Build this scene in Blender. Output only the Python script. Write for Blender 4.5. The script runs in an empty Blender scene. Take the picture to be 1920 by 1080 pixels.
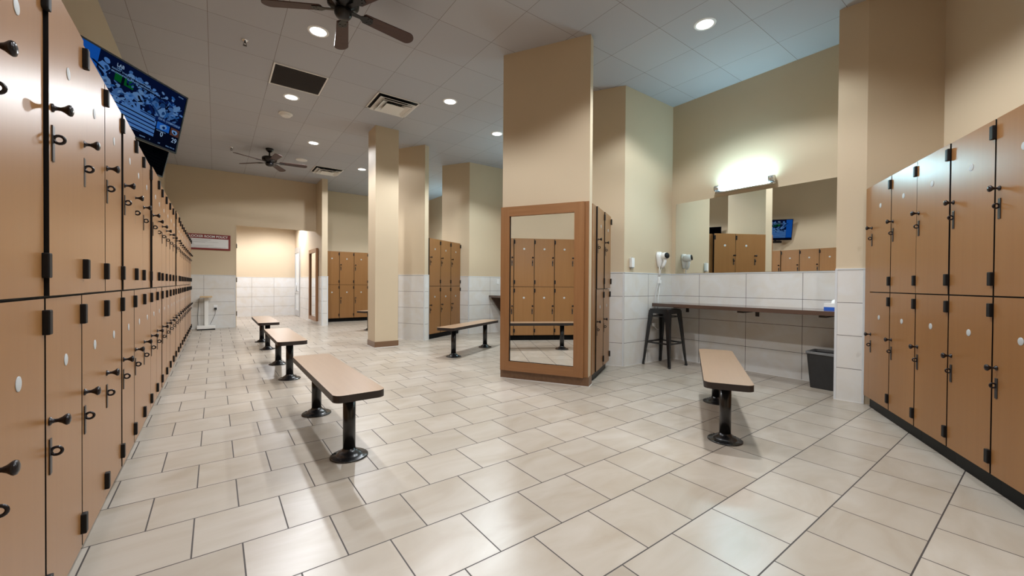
import bpy, bmesh, math, random
from mathutils import Vector, Matrix
random.seed(7)
PI = math.pi
scene = bpy.context.scene
COL = scene.collection
CEIL = 3.71
C30, S30 = math.cos(PI / 6), 0.5


def UV(u, v):
    """Point of the room's 30-degree grid in world plan."""
    return (C30 * u - S30 * v, S30 * u + C30 * v)


# ------------------------------------------------------------------ materials
def srgb(r, g, b):
    f = lambda c: (c / 255 / 12.92) if c / 255 <= 0.04045 else ((c / 255 + 0.055) / 1.055) ** 2.4
    return (f(r), f(g), f(b), 1.0)


def new_mat(name, color, rough=0.5, metal=0.0, spec=0.5, coat=0.0):
    m = bpy.data.materials.new(name)
    m.use_nodes = True
    b = m.node_tree.nodes['Principled BSDF']
    b.inputs['Base Color'].default_value = color
    b.inputs['Roughness'].default_value = rough
    b.inputs['Metallic'].default_value = metal
    b.inputs['Specular IOR Level'].default_value = spec
    b.inputs['Coat Weight'].default_value = coat
    return m


def nd(m, t, **kw):
    n = m.node_tree.nodes.new(t)
    for k, v in kw.items():
        setattr(n, k, v)
    return n


def lk(m, a, b):
    m.node_tree.links.new(a, b)


def noisy(m, base, amount=0.06, scale=3.0, bump=0.0, bscale=200, stretch=None, coords='Object'):
    """Gentle mottling of a plain colour plus optional fine bump."""
    b = m.node_tree.nodes['Principled BSDF']
    tc = nd(m, 'ShaderNodeTexCoord')
    mp = nd(m, 'ShaderNodeMapping')
    if stretch:
        mp.inputs['Scale'].default_value = stretch
    lk(m, tc.outputs[coords], mp.inputs[0])
    n = nd(m, 'ShaderNodeTexNoise')
    n.inputs['Scale'].default_value = scale
    n.inputs['Detail'].default_value = 4
    lk(m, mp.outputs[0], n.inputs['Vector'])
    r = nd(m, 'ShaderNodeValToRGB')
    r.color_ramp.elements[0].position = 0.3
    r.color_ramp.elements[1].position = 0.7
    r.color_ramp.elements[0].color = tuple(c * (1 - amount) for c in base[:3]) + (1,)
    r.color_ramp.elements[1].color = tuple(min(1, c * (1 + amount)) for c in base[:3]) + (1,)
    lk(m, n.outputs['Fac'], r.inputs[0])
    lk(m, r.outputs[0], b.inputs['Base Color'])
    if bump:
        n2 = nd(m, 'ShaderNodeTexNoise')
        n2.inputs['Scale'].default_value = bscale
        lk(m, tc.outputs[coords], n2.inputs['Vector'])
        bp = nd(m, 'ShaderNodeBump')
        bp.inputs['Strength'].default_value = bump
        bp.inputs['Distance'].default_value = 0.002
        lk(m, n2.outputs['Fac'], bp.inputs['Height'])
        lk(m, bp.outputs[0], b.inputs['Normal'])
    return m


def wood(name, c0, c1, rough, scale=(14, 14, 0.9), nscale=2.2, coat=0.0):
    """Grain running along local z, shifted per object."""
    m = new_mat(name, c0, rough, coat=coat)
    b = m.node_tree.nodes['Principled BSDF']
    tc = nd(m, 'ShaderNodeTexCoord')
    oi = nd(m, 'ShaderNodeObjectInfo')
    ad = nd(m, 'ShaderNodeVectorMath', operation='ADD')
    mul = nd(m, 'ShaderNodeMath', operation='MULTIPLY')
    mul.inputs[1].default_value = 37.0
    lk(m, oi.outputs['Random'], mul.inputs[0])
    lk(m, tc.outputs['Object'], ad.inputs[0])
    lk(m, mul.outputs[0], ad.inputs[1])
    mp = nd(m, 'ShaderNodeMapping')
    mp.inputs['Scale'].default_value = scale
    lk(m, ad.outputs[0], mp.inputs[0])
    n = nd(m, 'ShaderNodeTexNoise')
    n.inputs['Scale'].default_value = nscale
    n.inputs['Detail'].default_value = 6
    n.inputs['Roughness'].default_value = 0.6
    lk(m, mp.outputs[0], n.inputs['Vector'])
    r = nd(m, 'ShaderNodeValToRGB')
    r.color_ramp.elements[0].position = 0.32
    r.color_ramp.elements[1].position = 0.7
    r.color_ramp.elements[0].color = c0
    r.color_ramp.elements[1].color = c1
    lk(m, n.outputs['Fac'], r.inputs[0])
    lk(m, r.outputs[0], b.inputs['Base Color'])
    return m


def emis(name, color, strength):
    m = bpy.data.materials.new(name)
    m.use_nodes = True
    nt = m.node_tree
    nt.nodes.remove(nt.nodes['Principled BSDF'])
    e = nt.nodes.new('ShaderNodeEmission')
    e.inputs['Color'].default_value = color
    e.inputs['Strength'].default_value = strength
    nt.links.new(e.outputs[0], nt.nodes['Material Output'].inputs[0])
    return m


def brick_mat(name, coords, bw, rh, mortar, c1, c2, cm, rough, loc=(0, 0, 0), offset=0.5,
              mottled=0.0, rough_m=0.7, mscale=2.0, bump=0.25, warm=None, mstretch=None):
    m = new_mat(name, c1, rough)
    b = m.node_tree.nodes['Principled BSDF']
    tc = nd(m, 'ShaderNodeTexCoord')
    mp = nd(m, 'ShaderNodeMapping')
    mp.inputs['Location'].default_value = loc
    lk(m, tc.outputs[coords], mp.inputs[0])
    bt = nd(m, 'ShaderNodeTexBrick', offset=offset, offset_frequency=2, squash=1.0)
    bt.inputs['Scale'].default_value = 1.0
    bt.inputs['Brick Width'].default_value = bw
    bt.inputs['Row Height'].default_value = rh
    bt.inputs['Mortar Size'].default_value = mortar
    bt.inputs['Mortar Smooth'].default_value = 0.1
    bt.inputs['Bias'].default_value = 0.0
    bt.inputs['Color1'].default_value = c1
    bt.inputs['Color2'].default_value = c2
    bt.inputs['Mortar'].default_value = cm
    lk(m, mp.outputs[0], bt.inputs['Vector'])
    out = bt.outputs['Color']
    if mottled:
        n = nd(m, 'ShaderNodeTexNoise')
        n.inputs['Scale'].default_value = mscale
        n.inputs['Detail'].default_value = 5
        n.inputs['Distortion'].default_value = 1.2
        if mstretch:
            # every tile shows its own piece of the pattern
            sp = nd(m, 'ShaderNodeVectorMath', operation='MULTIPLY')
            sp.inputs[1].default_value = mstretch
            ad = nd(m, 'ShaderNodeVectorMath', operation='MULTIPLY_ADD')
            ad.inputs[1].default_value = (23.0, 23.0, 23.0)
            lk(m, mp.outputs[0], sp.inputs[0])
            lk(m, bt.outputs['Color'], ad.inputs[0])
            lk(m, sp.outputs[0], ad.inputs[2])
            lk(m, ad.outputs[0], n.inputs['Vector'])
        else:
            lk(m, mp.outputs[0], n.inputs['Vector'])
        r = nd(m, 'ShaderNodeValToRGB')
        r.color_ramp.elements[0].position = 0.3
        r.color_ramp.elements[1].position = 0.72
        d = 1 - mottled
        w = warm or (1, 0.95, 0.88)
        r.color_ramp.elements[0].color = (d * w[0], d * w[1], d * w[2], 1)
        r.color_ramp.elements[1].color = (1, 1, 1, 1)
        lk(m, n.outputs['Fac'], r.inputs[0])
        mx = nd(m, 'ShaderNodeMix', data_type='RGBA', blend_type='MULTIPLY')
        mx.inputs['Factor'].default_value = 1.0
        lk(m, out, mx.inputs[6])
        lk(m, r.outputs[0], mx.inputs[7])
        out = mx.outputs[2]
    lk(m, out, b.inputs['Base Color'])
    mr = nd(m, 'ShaderNodeMapRange')
    mr.inputs['To Min'].default_value = rough
    mr.inputs['To Max'].default_value = rough_m
    lk(m, bt.outputs['Fac'], mr.inputs['Value'])
    lk(m, mr.outputs[0], b.inputs['Roughness'])
    if bump:
        bp = nd(m, 'ShaderNodeBump', invert=True)
        bp.inputs['Strength'].default_value = bump
        bp.inputs['Distance'].default_value = 0.002
        lk(m, bt.outputs['Fac'], bp.inputs['Height'])
        lk(m, bp.outputs[0], b.inputs['Normal'])
    return m


T = 0.3357
M = {}
PAINT = (0.565, 0.455, 0.318, 1)
M['paint'] = noisy(new_mat('wall_paint', PAINT, 0.62, spec=0.3), PAINT, 0.02, 1.5, 0.12, 160)
M['ceiling'] = brick_mat('ceiling_tile', 'Object', 0.62, 0.62, 0.0022, (0.385, 0.38, 0.40, 1), (0.41, 0.405, 0.42, 1),
                         (0.16, 0.13, 0.11, 1), 0.85, loc=(0.062, -1.84 + 6.2, 0), offset=0.0, bump=0.15)
M['floor'] = brick_mat('floor_tile', 'Object', T, T, 0.0030, (0.475, 0.422, 0.365, 1), (0.405, 0.354, 0.298, 1),
                       (0.045, 0.034, 0.030, 1), 0.30, loc=(-0.4272 + 40 * T, -0.655 + 40 * T, 0), offset=0.5,
                       mottled=0.19, rough_m=0.6, mscale=2.6, mstretch=(0.75, 1.7, 1), warm=(1, 0.94, 0.86))
M['tile'] = brick_mat('wall_tile', 'UV', 0.615, 0.3095, 0.0028, (0.665, 0.66, 0.65, 1), (0.69, 0.685, 0.68, 1),
                      (0.11, 0.10, 0.095, 1), 0.22, offset=0.0, mottled=0.05, mscale=4)
M['trim'] = new_mat('tile_edge_trim', (0.66, 0.68, 0.70, 1), 0.3, metal=0.15)
M['laminate'] = wood('locker_laminate', (0.25, 0.113, 0.037, 1), (0.27, 0.126, 0.043, 1), 0.33, (16, 16, 0.5))
M['bench_top'] = wood('bench_laminate', (0.31, 0.197, 0.120, 1), (0.335, 0.215, 0.133, 1), 0.3, (1.0, 20, 20))
M['bench_edge'] = new_mat('bench_edge_band', (0.022, 0.014, 0.012, 1), 0.42)
M['frame_wood'] = wood('mirror_frame_wood', (0.25, 0.112, 0.042, 1), (0.295, 0.14, 0.056, 1), 0.36, (16, 16, 0.7))
M['frame_wood_flat'] = wood('mirror_frame_wood_rail', (0.25, 0.112, 0.042, 1), (0.295, 0.14, 0.056, 1), 0.36, (0.7, 16, 16))
M['black'] = new_mat('black_edge', (0.007, 0.006, 0.006, 1), 0.5, spec=0.25)
M['black_gloss'] = new_mat('black_toe_kick', (0.004, 0.004, 0.004, 1), 0.35, spec=0.1)
M['black_metal'] = new_mat('black_painted_steel', (0.008, 0.008, 0.009, 1), 0.25, spec=0.6)
M['hardware'] = new_mat('dark_hardware', (0.014, 0.010, 0.011, 1), 0.24, metal=0.3)
M['hasp_steel'] = new_mat('dark_hasp_steel', (0.05, 0.045, 0.045, 1), 0.35, metal=0.5)
M['plate'] = new_mat('pale_number_disc', (0.44, 0.45, 0.45, 1), 0.5, spec=0.3)
M['mirror'] = new_mat('mirror_glass', (0.86, 0.88, 0.87, 1), 0.0, metal=1.0)
M['mirror_edge'] = new_mat('mirror_edge', (0.45, 0.5, 0.5, 1), 0.15, metal=0.6)
M['baseboard'] = wood('brown_baseboard', (0.15, 0.08, 0.042, 1), (0.19, 0.105, 0.057, 1), 0.34, (0.8, 14, 14))
M['caulk'] = new_mat('white_caulk', (0.7, 0.68, 0.65, 1), 0.5)
M['counter'] = wood('counter_laminate', (0.075, 0.045, 0.034, 1), (0.105, 0.065, 0.049, 1), 0.14, (14, 0.8, 14))
M['white_plastic'] = new_mat('white_plastic', (0.78, 0.78, 0.77, 1), 0.35)
M['grey_plastic'] = new_mat('grey_plastic', (0.32, 0.32, 0.33, 1), 0.4)
M['white_paint'] = new_mat('white_enamel', (0.76, 0.74, 0.70, 1), 0.4)
M['vent_white'] = new_mat('vent_white', (0.70, 0.67, 0.63, 1), 0.5)
M['vent_dark'] = noisy(new_mat('return_grille', (0.045, 0.036, 0.033, 1), 0.8), (0.045, 0.036, 0.033, 1), 0.3, 300, 0.5, 500)
M['fan_metal'] = new_mat('fan_dark_bronze', (0.012, 0.010, 0.010, 1), 0.3, metal=0.4)
M['fan_blade'] = wood('fan_blade_walnut', (0.045, 0.017, 0.012, 1), (0.065, 0.026, 0.018, 1), 0.55, (0.8, 14, 14))
M['rubber'] = new_mat('black_rubber', (0.015, 0.015, 0.015, 1), 0.7)
M['bin'] = noisy(new_mat('bin_plastic', (0.022, 0.022, 0.023, 1), 0.5), (0.022, 0.022, 0.023, 1), 0.1, 20, 0.15, 300)
M['bag'] = new_mat('bin_liner_film', (0.55, 0.55, 0.55, 1), 0.3)
M['bag'].node_tree.nodes['Principled BSDF'].inputs['Alpha'].default_value = 0.3
M['chrome'] = new_mat('chrome', (0.75, 0.76, 0.78, 1), 0.12, metal=1.0)
M['alum'] = new_mat('brushed_aluminium', (0.62, 0.63, 0.64, 1), 0.35, metal=0.7)
M['maroon'] = new_mat('maroon_sign', (0.20, 0.022, 0.022, 1), 0.4)
M['sign_white'] = new_mat('sign_paper', (0.74, 0.74, 0.74, 1), 0.5)
M['sign_text'] = new_mat('sign_print', (0.25, 0.25, 0.25, 1), 0.6)
M['blue'] = new_mat('tissue_box_blue', (0.02, 0.11, 0.5, 1), 0.45)
M['tan_wood'] = wood('pale_wood_tray', (0.55, 0.38, 0.2, 1), (0.63, 0.45, 0.26, 1), 0.4, (2, 14, 14))
M['frost'] = new_mat('frosted_glass', (0.72, 0.76, 0.77, 1), 0.25)
M['tv_black'] = new_mat('tv_bezel', (0.006, 0.006, 0.007, 1), 0.4, spec=0.25)
M['led'] = emis('downlight_lens', (1, 0.97, 0.93, 1), 14)
M['tube'] = emis('fluorescent_tube', (0.48, 0.86, 1.0, 1), 225)


# ------------------------------------------------------------------ mesh helper
class MB:
    """Collects shapes; build() links them as ONE mesh object."""

    def __init__(s):
        s.bm = bmesh.new()
        s.uv = s.bm.loops.layers.uv.new('UVMap')

    def quadface(s, pts, mat=0):
        vs = [s.bm.verts.new(p) for p in pts]
        f = s.bm.faces.new(vs)
        f.material_index = mat
        return f

    def box(s, lo, hi, mat=0, mats=None, bevel=0.0, mtx=None):
        x0, y0, z0 = lo
        x1, y1, z1 = hi
        v = [s.bm.verts.new(p) for p in ((x0, y0, z0), (x1, y0, z0), (x1, y1, z0), (x0, y1, z0),
                                         (x0, y0, z1), (x1, y0, z1), (x1, y1, z1), (x0, y1, z1))]
        fs = {}
        for k, idx in dict(bottom=(3, 2, 1, 0), top=(4, 5, 6, 7), front=(0, 1, 5, 4), back=(2, 3, 7, 6),
                           right=(1, 2, 6, 5), left=(3, 0, 4, 7)).items():
            f = s.bm.faces.new([v[i] for i in idx])
            f.material_index = (mats or {}).get(k, mat)
            fs[k] = f
        if bevel:
            es = list({e for f in fs.values() for e in f.edges})
            r = bmesh.ops.bevel(s.bm, geom=es, offset=bevel, segments=2, profile=0.6, affect='EDGES', clamp_overlap=True)
            v = list({vv for f in r['faces'] for vv in f.verts} | {vv for vv in v if vv.is_valid})
        if mtx is not None:
            bmesh.ops.transform(s.bm, matrix=mtx, verts=[q for q in v if q.is_valid])
        return fs

    def prism(s, poly, z0, z1, mat=0, top=None, bottom=None):
        """Vertical prism over a plan polygon (counter-clockwise)."""
        a = [s.bm.verts.new((p[0], p[1], z0)) for p in poly]
        b = [s.bm.verts.new((p[0], p[1], z1)) for p in poly]
        n = len(poly)
        for i in range(n):
            f = s.bm.faces.new((a[i], a[(i + 1) % n], b[(i + 1) % n], b[i]))
            f.material_index = mat
        f = s.bm.faces.new(b)
        f.material_index = mat if top is None else top
        f = s.bm.faces.new(a[::-1])
        f.material_index = mat if bottom is None else bottom
        return a + b

    def lathe(s, prof, seg=24, mtx=None, mat=0, close=False):
        """Profile [(r, z)...] spun about z."""
        rings = []
        allv = []
        for r, z in prof:
            if r < 1e-6:
                vv = [s.bm.verts.new((0, 0, z))]
            else:
                vv = [s.bm.verts.new((r * math.cos(2 * PI * i / seg), r * math.sin(2 * PI * i / seg), z)) for i in range(seg)]
            rings.append(vv)
            allv += vv
        for a, b in zip(rings, rings[1:]):
            for i in range(seg):
                j = (i + 1) % seg
                q = []
                for t in ((a[i % len(a)]), (a[j % len(a)]), (b[j % len(b)]), (b[i % len(b)])):
                    if t not in q:
                        q.append(t)
                if len(q) > 2:
                    f = s.bm.faces.new(q)
                    f.material_index = mat
                    f.smooth = True
        if mtx is not None:
            bmesh.ops.transform(s.bm, matrix=mtx, verts=allv)
        return allv

    def cyl(s, p0, p1, r, seg=16, mat=0, r1=None):
        p0, p1 = Vector(p0), Vector(p1)
        d = p1 - p0
        L = d.length
        r1 = r if r1 is None else r1
        mtx = Matrix.Translation(p0) @ d.to_track_quat('Z', 'Y').to_matrix().to_4x4()
        return s.lathe([(0, 0), (r, 0), (r1, L), (0, L)], seg, mtx, mat)

    def tube(s, pts, r, seg=8, mat=0, cap=True):
        pts = [Vector(p) for p in pts]
        up = Vector((0, 0, 1))
        rings = []
        n0 = None
        for i, p in enumerate(pts):
            t = (pts[min(i + 1, len(pts) - 1)] - pts[max(i - 1, 0)]).normalized()
            if n0 is None:
                n0 = t.orthogonal().normalized()
            else:
                n0 = (n0 - t * n0.dot(t))
                n0 = n0.normalized() if n0.length > 1e-5 else t.orthogonal().normalized()
            b = t.cross(n0)
            rr = r[i] if isinstance(r, (list, tuple)) else r
            rings.append([s.bm.verts.new(p + (n0 * math.cos(2 * PI * k / seg) + b * math.sin(2 * PI * k / seg)) * rr) for k in range(seg)])
        for a, b in zip(rings, rings[1:]):
            for k in range(seg):
                f = s.bm.faces.new((a[k], a[(k + 1) % seg], b[(k + 1) % seg], b[k]))
                f.smooth = True
                f.material_index = mat
        if cap:
            s.bm.faces.new(rings[0][::-1]).material_index = mat
            s.bm.faces.new(rings[-1]).material_index = mat

    def torus(s, c, R, r, axis, seg=20, ring=8, mat=0, squash=1.0):
        c = Vector(c)
        q = Vector(axis).to_track_quat('Z', 'Y').to_matrix().to_4x4()
        grid = []
        for i in range(seg):
            a = 2 * PI * i / seg
            grid.append([s.bm.verts.new(c + (q @ Vector(((R + r * math.cos(2 * PI * k / ring)) * math.cos(a),
                                                         (R + r * math.cos(2 * PI * k / ring)) * math.sin(a) * squash,
                                                         r * math.sin(2 * PI * k / ring))))) for k in range(ring)])
        for i in range(seg):
            for k in range(ring):
                f = s.bm.faces.new((grid[i][k], grid[(i + 1) % seg][k], grid[(i + 1) % seg][(k + 1) % ring], grid[i][(k + 1) % ring]))
                f.smooth = True
                f.material_index = mat

    def build(s, name, mats, parent=None, loc=None, rot=None):
        bmesh.ops.recalc_face_normals(s.bm, faces=s.bm.faces)
        me = bpy.data.meshes.new(name)
        s.bm.to_mesh(me)
        s.bm.free()
        for m in (mats if isinstance(mats, (list, tuple)) else [mats]):
            me.materials.append(m)
        o = bpy.data.objects.new(name, me)
        COL.objects.link(o)
        if parent is not None:
            o.parent = parent
        if loc is not None:
            o.location = loc
        if rot is not None:
            o.rotation_euler = rot
        return o


def thing(name, label, cat, loc=(0, 0, 0), rz=0.0, group=None):
    o = bpy.data.objects.new(name, None)
    o.empty_display_size = 0.1
    COL.objects.link(o)
    o.location = loc
    o.rotation_euler = (0, 0, rz)
    return tag(o, label, cat, group)


def tag(o, label, cat, group=None):
    o['label'] = label
    o['category'] = cat
    if group:
        o['group'] = group
    elif 'group' in o:
        del o['group']
    return o


def structure(o):
    o['kind'] = 'structure'
    return o


def kids(o, table={}):
    return list(o.children)


def copy_tree(o, parent=None):
    c = o.copy()
    COL.objects.link(c)
    if parent is not None:
        c.parent = parent
    for ch in kids(o):
        copy_tree(ch, c)
    return c


def rounded_rect(x0, y0, x1, y1, r, n=6):
    out = []
    for cx, cy, a0 in ((x1 - r, y0 + r, -PI / 2), (x1 - r, y1 - r, 0), (x0 + r, y1 - r, PI / 2), (x0 + r, y0 + r, PI)):
        for i in range(n + 1):
            a = a0 + PI / 2 * i / n
            out.append((cx + r * math.cos(a), cy + r * math.sin(a)))
    return out


def text_mesh(body, size, name, mat, parent, loc, rot=(PI / 2, 0, 0), align='LEFT', depth=0.0006, sx=1.0, bold=0.0):
    cu = bpy.data.curves.new(name, 'FONT')
    cu.body = body
    cu.size = size
    cu.extrude = depth
    cu.offset = bold
    cu.align_x = align
    cu.align_y = 'CENTER'
    tmp = bpy.data.objects.new(name, cu)
    COL.objects.link(tmp)
    dg = bpy.context.evaluated_depsgraph_get()
    me = bpy.data.meshes.new_from_object(tmp.evaluated_get(dg))
    bpy.data.objects.remove(tmp)
    bpy.data.curves.remove(cu)
    me.name = name
    me.materials.clear()
    me.materials.append(mat)
    o = bpy.data.objects.new(name, me)
    COL.objects.link(o)
    o.parent = parent
    o.location = loc
    o.rotation_euler = rot
    o.scale = (sx, 1, 1)
    return o


# ------------------------------------------------------------------ camera
F_PX, YAW, PITCH, ROLL = 756.476, 0.634189, 0.00927898, 0.00687934
fw = Vector((math.sin(YAW) * math.cos(PITCH), math.cos(YAW) * math.cos(PITCH), -math.sin(PITCH)))
rt = fw.cross(Vector((0, 0, 1))).normalized()
up = rt.cross(fw)
r2 = rt * math.cos(ROLL) + up * math.sin(ROLL)
u2 = -rt * math.sin(ROLL) + up * math.cos(ROLL)
cam_data = bpy.data.cameras.new('camera')
cam_data.sensor_width = 36
cam_data.lens = F_PX / 1920 * 36
cam_data.clip_start = 0.05
cam = bpy.data.objects.new('camera', cam_data)
COL.objects.link(cam)
cam.matrix_world = Matrix(((r2.x, u2.x, -fw.x, 0), (r2.y, u2.y, -fw.y, 0), (r2.z, u2.z, -fw.z, 1.08), (0, 0, 0, 1)))
scene.camera = cam

# ------------------------------------------------------------------ the room shell
XL, XE = -0.885, 5.45          # left wall, vanity wall
YB = 11.77                     # wall with the policy sign
YR = 12.42                     # wall of the far recess
XD = 2.165                     # divider face


def wall(name, poly, z0=0.0, z1=CEIL, mat='paint'):
    m = MB()
    m.prism(poly, z0, z1)
    return structure(m.build(name, M[mat]))


def rect(x0, y0, x1, y1):
    return [(x0, y0), (x1, y0), (x1, y1), (x0, y1)]


m = MB()
m.box((-3, -4.2, -0.12), (6.2, 16, 0.0))
structure(m.build('floor', M['floor']))
m = MB()
m.box((-1.2, -4.2, CEIL), (6.2, YR + 0.3, CEIL + 0.12))
structure(m.build('ceiling', M['ceiling']))

wall('wall_left', rect(XL - 0.15, -3.2, XL, YB + 0.2))
wall('wall_back', rect(XL, YB, 0.402, YB + 0.13))
wall('wall_back_header', rect(0.402, YB, XD, YB + 0.13), 2.46)
wall('wall_divider', rect(XD, 11.04, 2.30, 15.42))
wall('wall_recess', rect(2.30, YR, XE + 0.15, YR + 0.13))
wall('wall_vanity', rect(XE, 1.30, XE + 0.15, YR))
wall('wall_alcove', rect(-1.6, 15.30, XD, 15.42))
wall('wall_alcove_left', rect(-1.75, YB + 0.13, -1.6, 15.42))
wall('wall_alcove_front', rect(-1.6, YB + 0.13, XL, YB + 0.2))
m = MB()
m.box((-1.75, YB + 0.13, 3.05), (XD, 15.42, 3.15))
structure(m.build('ceiling_alcove', M['ceiling']))
# diagonal wall behind the right-hand lockers
VR = -1.99
a, b, c_, d_ = UV(-2.3, VR), UV(4.70, VR), UV(4.70, VR - 0.15), UV(-2.3, VR - 0.15)
wall('wall_right', [d_, c_, b, a])
# pier between that wall and the vanity niche
pc = UV(4.66, VR)
wall('wall_pier', [(4.818, 1.066), pc, (5.75, 0.4), (XE + 0.15, 1.29), (4.79, 1.277)][::1])
# angled blocks between the bays
B1 = [UV(5.485, 0.787), (XE, 3.42), (XE, 4.035), UV(5.485, 1.49)]
wall('wall_block', B1)
B2 = [UV(7.63, 4.36), (XE, 7.575), (XE, 8.19), UV(7.63, 5.06)]
wall('wall_block_far', B2)
# end walls of the locker islands
P1 = [UV(4.225, 0.966), UV(4.345, 0.966), UV(4.345, 1.976), UV(4.225, 1.976)]
wall('wall_island', P1)
P2 = [UV(6.345, 4.592), UV(6.465, 4.592), UV(6.465, 5.602), UV(6.345, 5.602)]
wall('wall_island_far', P2)
wall('column', rect(2.148, 6.77, 2.542, 7.16))


# ---- tiled dado
trim_n = [0]


def dado(A, B, off=0.0, z1=1.238, cap=True, end_a=False, end_b=False, th=0.012, caulk=True):
    """Tile panel on the wall face running A->B; the room is on the right-hand side of A->B. off = tile phase at A."""
    A, B = Vector((A[0], A[1], 0)), Vector((B[0], B[1], 0))
    d = (B - A)
    L = d.length
    d.normalize()
    n = Vector((d.y, -d.x, 0))
    m = MB()
    P = lambda s, o, z: A + d * s + n * o + Vector((0, 0, z))
    v = [P(0, 0, 0), P(L, 0, 0), P(L, th, 0), P(0, th, 0), P(0, 0, z1), P(L, 0, z1), P(L, th, z1), P(0, th, z1)]
    bv = [m.bm.verts.new(p) for p in v]
    for idx in ((3, 2, 6, 7), (0, 3, 7, 4), (2, 1, 5, 6), (4, 7, 6, 5)):
        f = m.bm.faces.new([bv[i] for i in idx])
        for lp, i in zip(f.loops, idx):
            s = 0 if i in (0, 3, 4, 7) else L
            lp[m.uv].uv = (s + off, v[i].z)

    def strip(s0, s1, o1, za, zb, mat):
        w = [P(s0, 0, za), P(s1, 0, za), P(s1, o1, za), P(s0, o1, za), P(s0, 0, zb), P(s1, 0, zb), P(s1, o1, zb), P(s0, o1, zb)]
        q = [m.bm.verts.new(p) for p in w]
        for idx in ((3, 2, 6, 7), (0, 3, 7, 4), (2, 1, 5, 6), (4, 7, 6, 5), (0, 1, 2, 3)):
            m.bm.faces.new([q[i] for i in idx]).material_index = mat
    if cap:
        strip(-0.002, L + 0.002, th + 0.004, z1, z1 + 0.012, 1)
    if end_a:
        strip(-0.004, 0.014, th + 0.002, 0, z1, 1)
    if end_b:
        strip(L - 0.014, L + 0.004, th + 0.002, 0, z1, 1)
    if caulk:
        strip(0, L, th + 0.004, 0.0, 0.006, 2)
    trim_n[0] += 1
    return structure(m.build('trim_%d' % trim_n[0], [M['tile'], M['trim'], M['caulk']]))


TW = 0.615
dado(UV(5.485, 0.787), (XE - 0.012, 3.42), off=TW - (4.872 - 4.357))              # dryer wall
dado(UV(5.485, 1.49), UV(5.485, 0.787), off=-0.35, end_b=True)                     # chamfer beside the island lockers
dado((XE, 3.408), (XE, 1.29), off=TW - (3.408 - 2.985))                           # vanity wall
dado((4.79, 1.277), (4.818, 1.066), off=0.02, end_a=True, end_b=True)             # pier
dado((XE - 0.012, 1.279), (4.86, 1.279), off=0.1)
dado(UV(7.63, 4.36), (XE - 0.012, 7.575), off=TW - (4.961 - 4.43))
dado(UV(7.63, 5.06), UV(7.63, 4.36), off=-0.35, end_b=True)
dado((XE, 7.563), (XE, 4.047), off=0.2)
dado((XE - 0.012, 4.035), UV(5.485, 1.49), off=0.1)
dado(UV(6.345, 5.602), UV(6.345, 4.592), off=TW - 0.385 - 0.012, end_b=True)             # far island end
dado(UV(6.345, 4.592), UV(6.465, 4.592), off=0.02, end_b=True)
dado((XL, YB), (0.39, YB), off=TW - (-0.215 - XL) % TW, end_b=True)               # below the policy sign
dado((-1.6, 15.30), (XD - 0.012, 15.30), off=TW - (0.938 + 1.6) % TW)
dado((XD, 15.288), (XD, 15.20), off=0.3)
dado((XD, 14.17), (XD, 11.04), off=0.2)
dado((XD, 11.04), (2.30, 11.04), off=0.05, end_a=True, end_b=True)
dado((2.30, 11.04), (2.30, YR), off=0.2)


# ---- brown baseboards (rounded corner, pale caulk line at the floor)
def base_ring(name, poly, h, t):
    m = MB()
    c = Vector((sum(p[0] for p in poly) / len(poly), sum(p[1] for p in poly) / len(poly)))
    n = len(poly)

    def inset(dist):
        out = []
        for i in range(n):
            p0, p1, p2 = Vector(poly[i - 1]), Vector(poly[i]), Vector(poly[(i + 1) % n])
            d1, d2 = (p1 - p0).normalized(), (p2 - p1).normalized()
            n1, n2 = Vector((d1.y, -d1.x)), Vector((d2.y, -d2.x))
            bis = (n1 + n2)
            out.append(p1 + bis * (dist / (1 + n1.dot(n2))))
        return out
    inner, outer, ca = inset(0.0), inset(t), inset(t + 0.004)
    for i in range(n):
        j = (i + 1) % n
        for a0, b0, z0, z1, mt in ((outer[i], outer[j], 0, h, 0), (ca[i], ca[j], 0, 0.007, 1)):
            m.quadface([(a0.x, a0.y, z0), (b0.x, b0.y, z0), (b0.x, b0.y, z1), (a0.x, a0.y, z1)], mt)
        m.quadface([(outer[i].x, outer[i].y, h), (outer[j].x, outer[j].y, h), (inner[j].x, inner[j].y, h), (inner[i].x, inner[i].y, h)], 0)
        m.quadface([(ca[i].x, ca[i].y, 0.007), (ca[j].x, ca[j].y, 0.007), (inner[j].x, inner[j].y, 0.007), (inner[i].x, inner[i].y, 0.007)], 1)
    return structure(m.build(name, [M['baseboard'], M['caulk']]))


base_ring('baseboard_island', P1, 0.10, 0.010)
base_ring('baseboard_column', rect(2.148, 6.77, 2.542, 7.16), 0.10, 0.008)

# ------------------------------------------------------------------ lockers
# local frame: x to the viewer's right, y into the locker, z up; origin on the floor under the left front corner
LW, LTOP, LBOT, LMID, LDEP = 0.3945, 1.96, 0.098, 1.033, 0.48
GAP = 0.012


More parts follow.
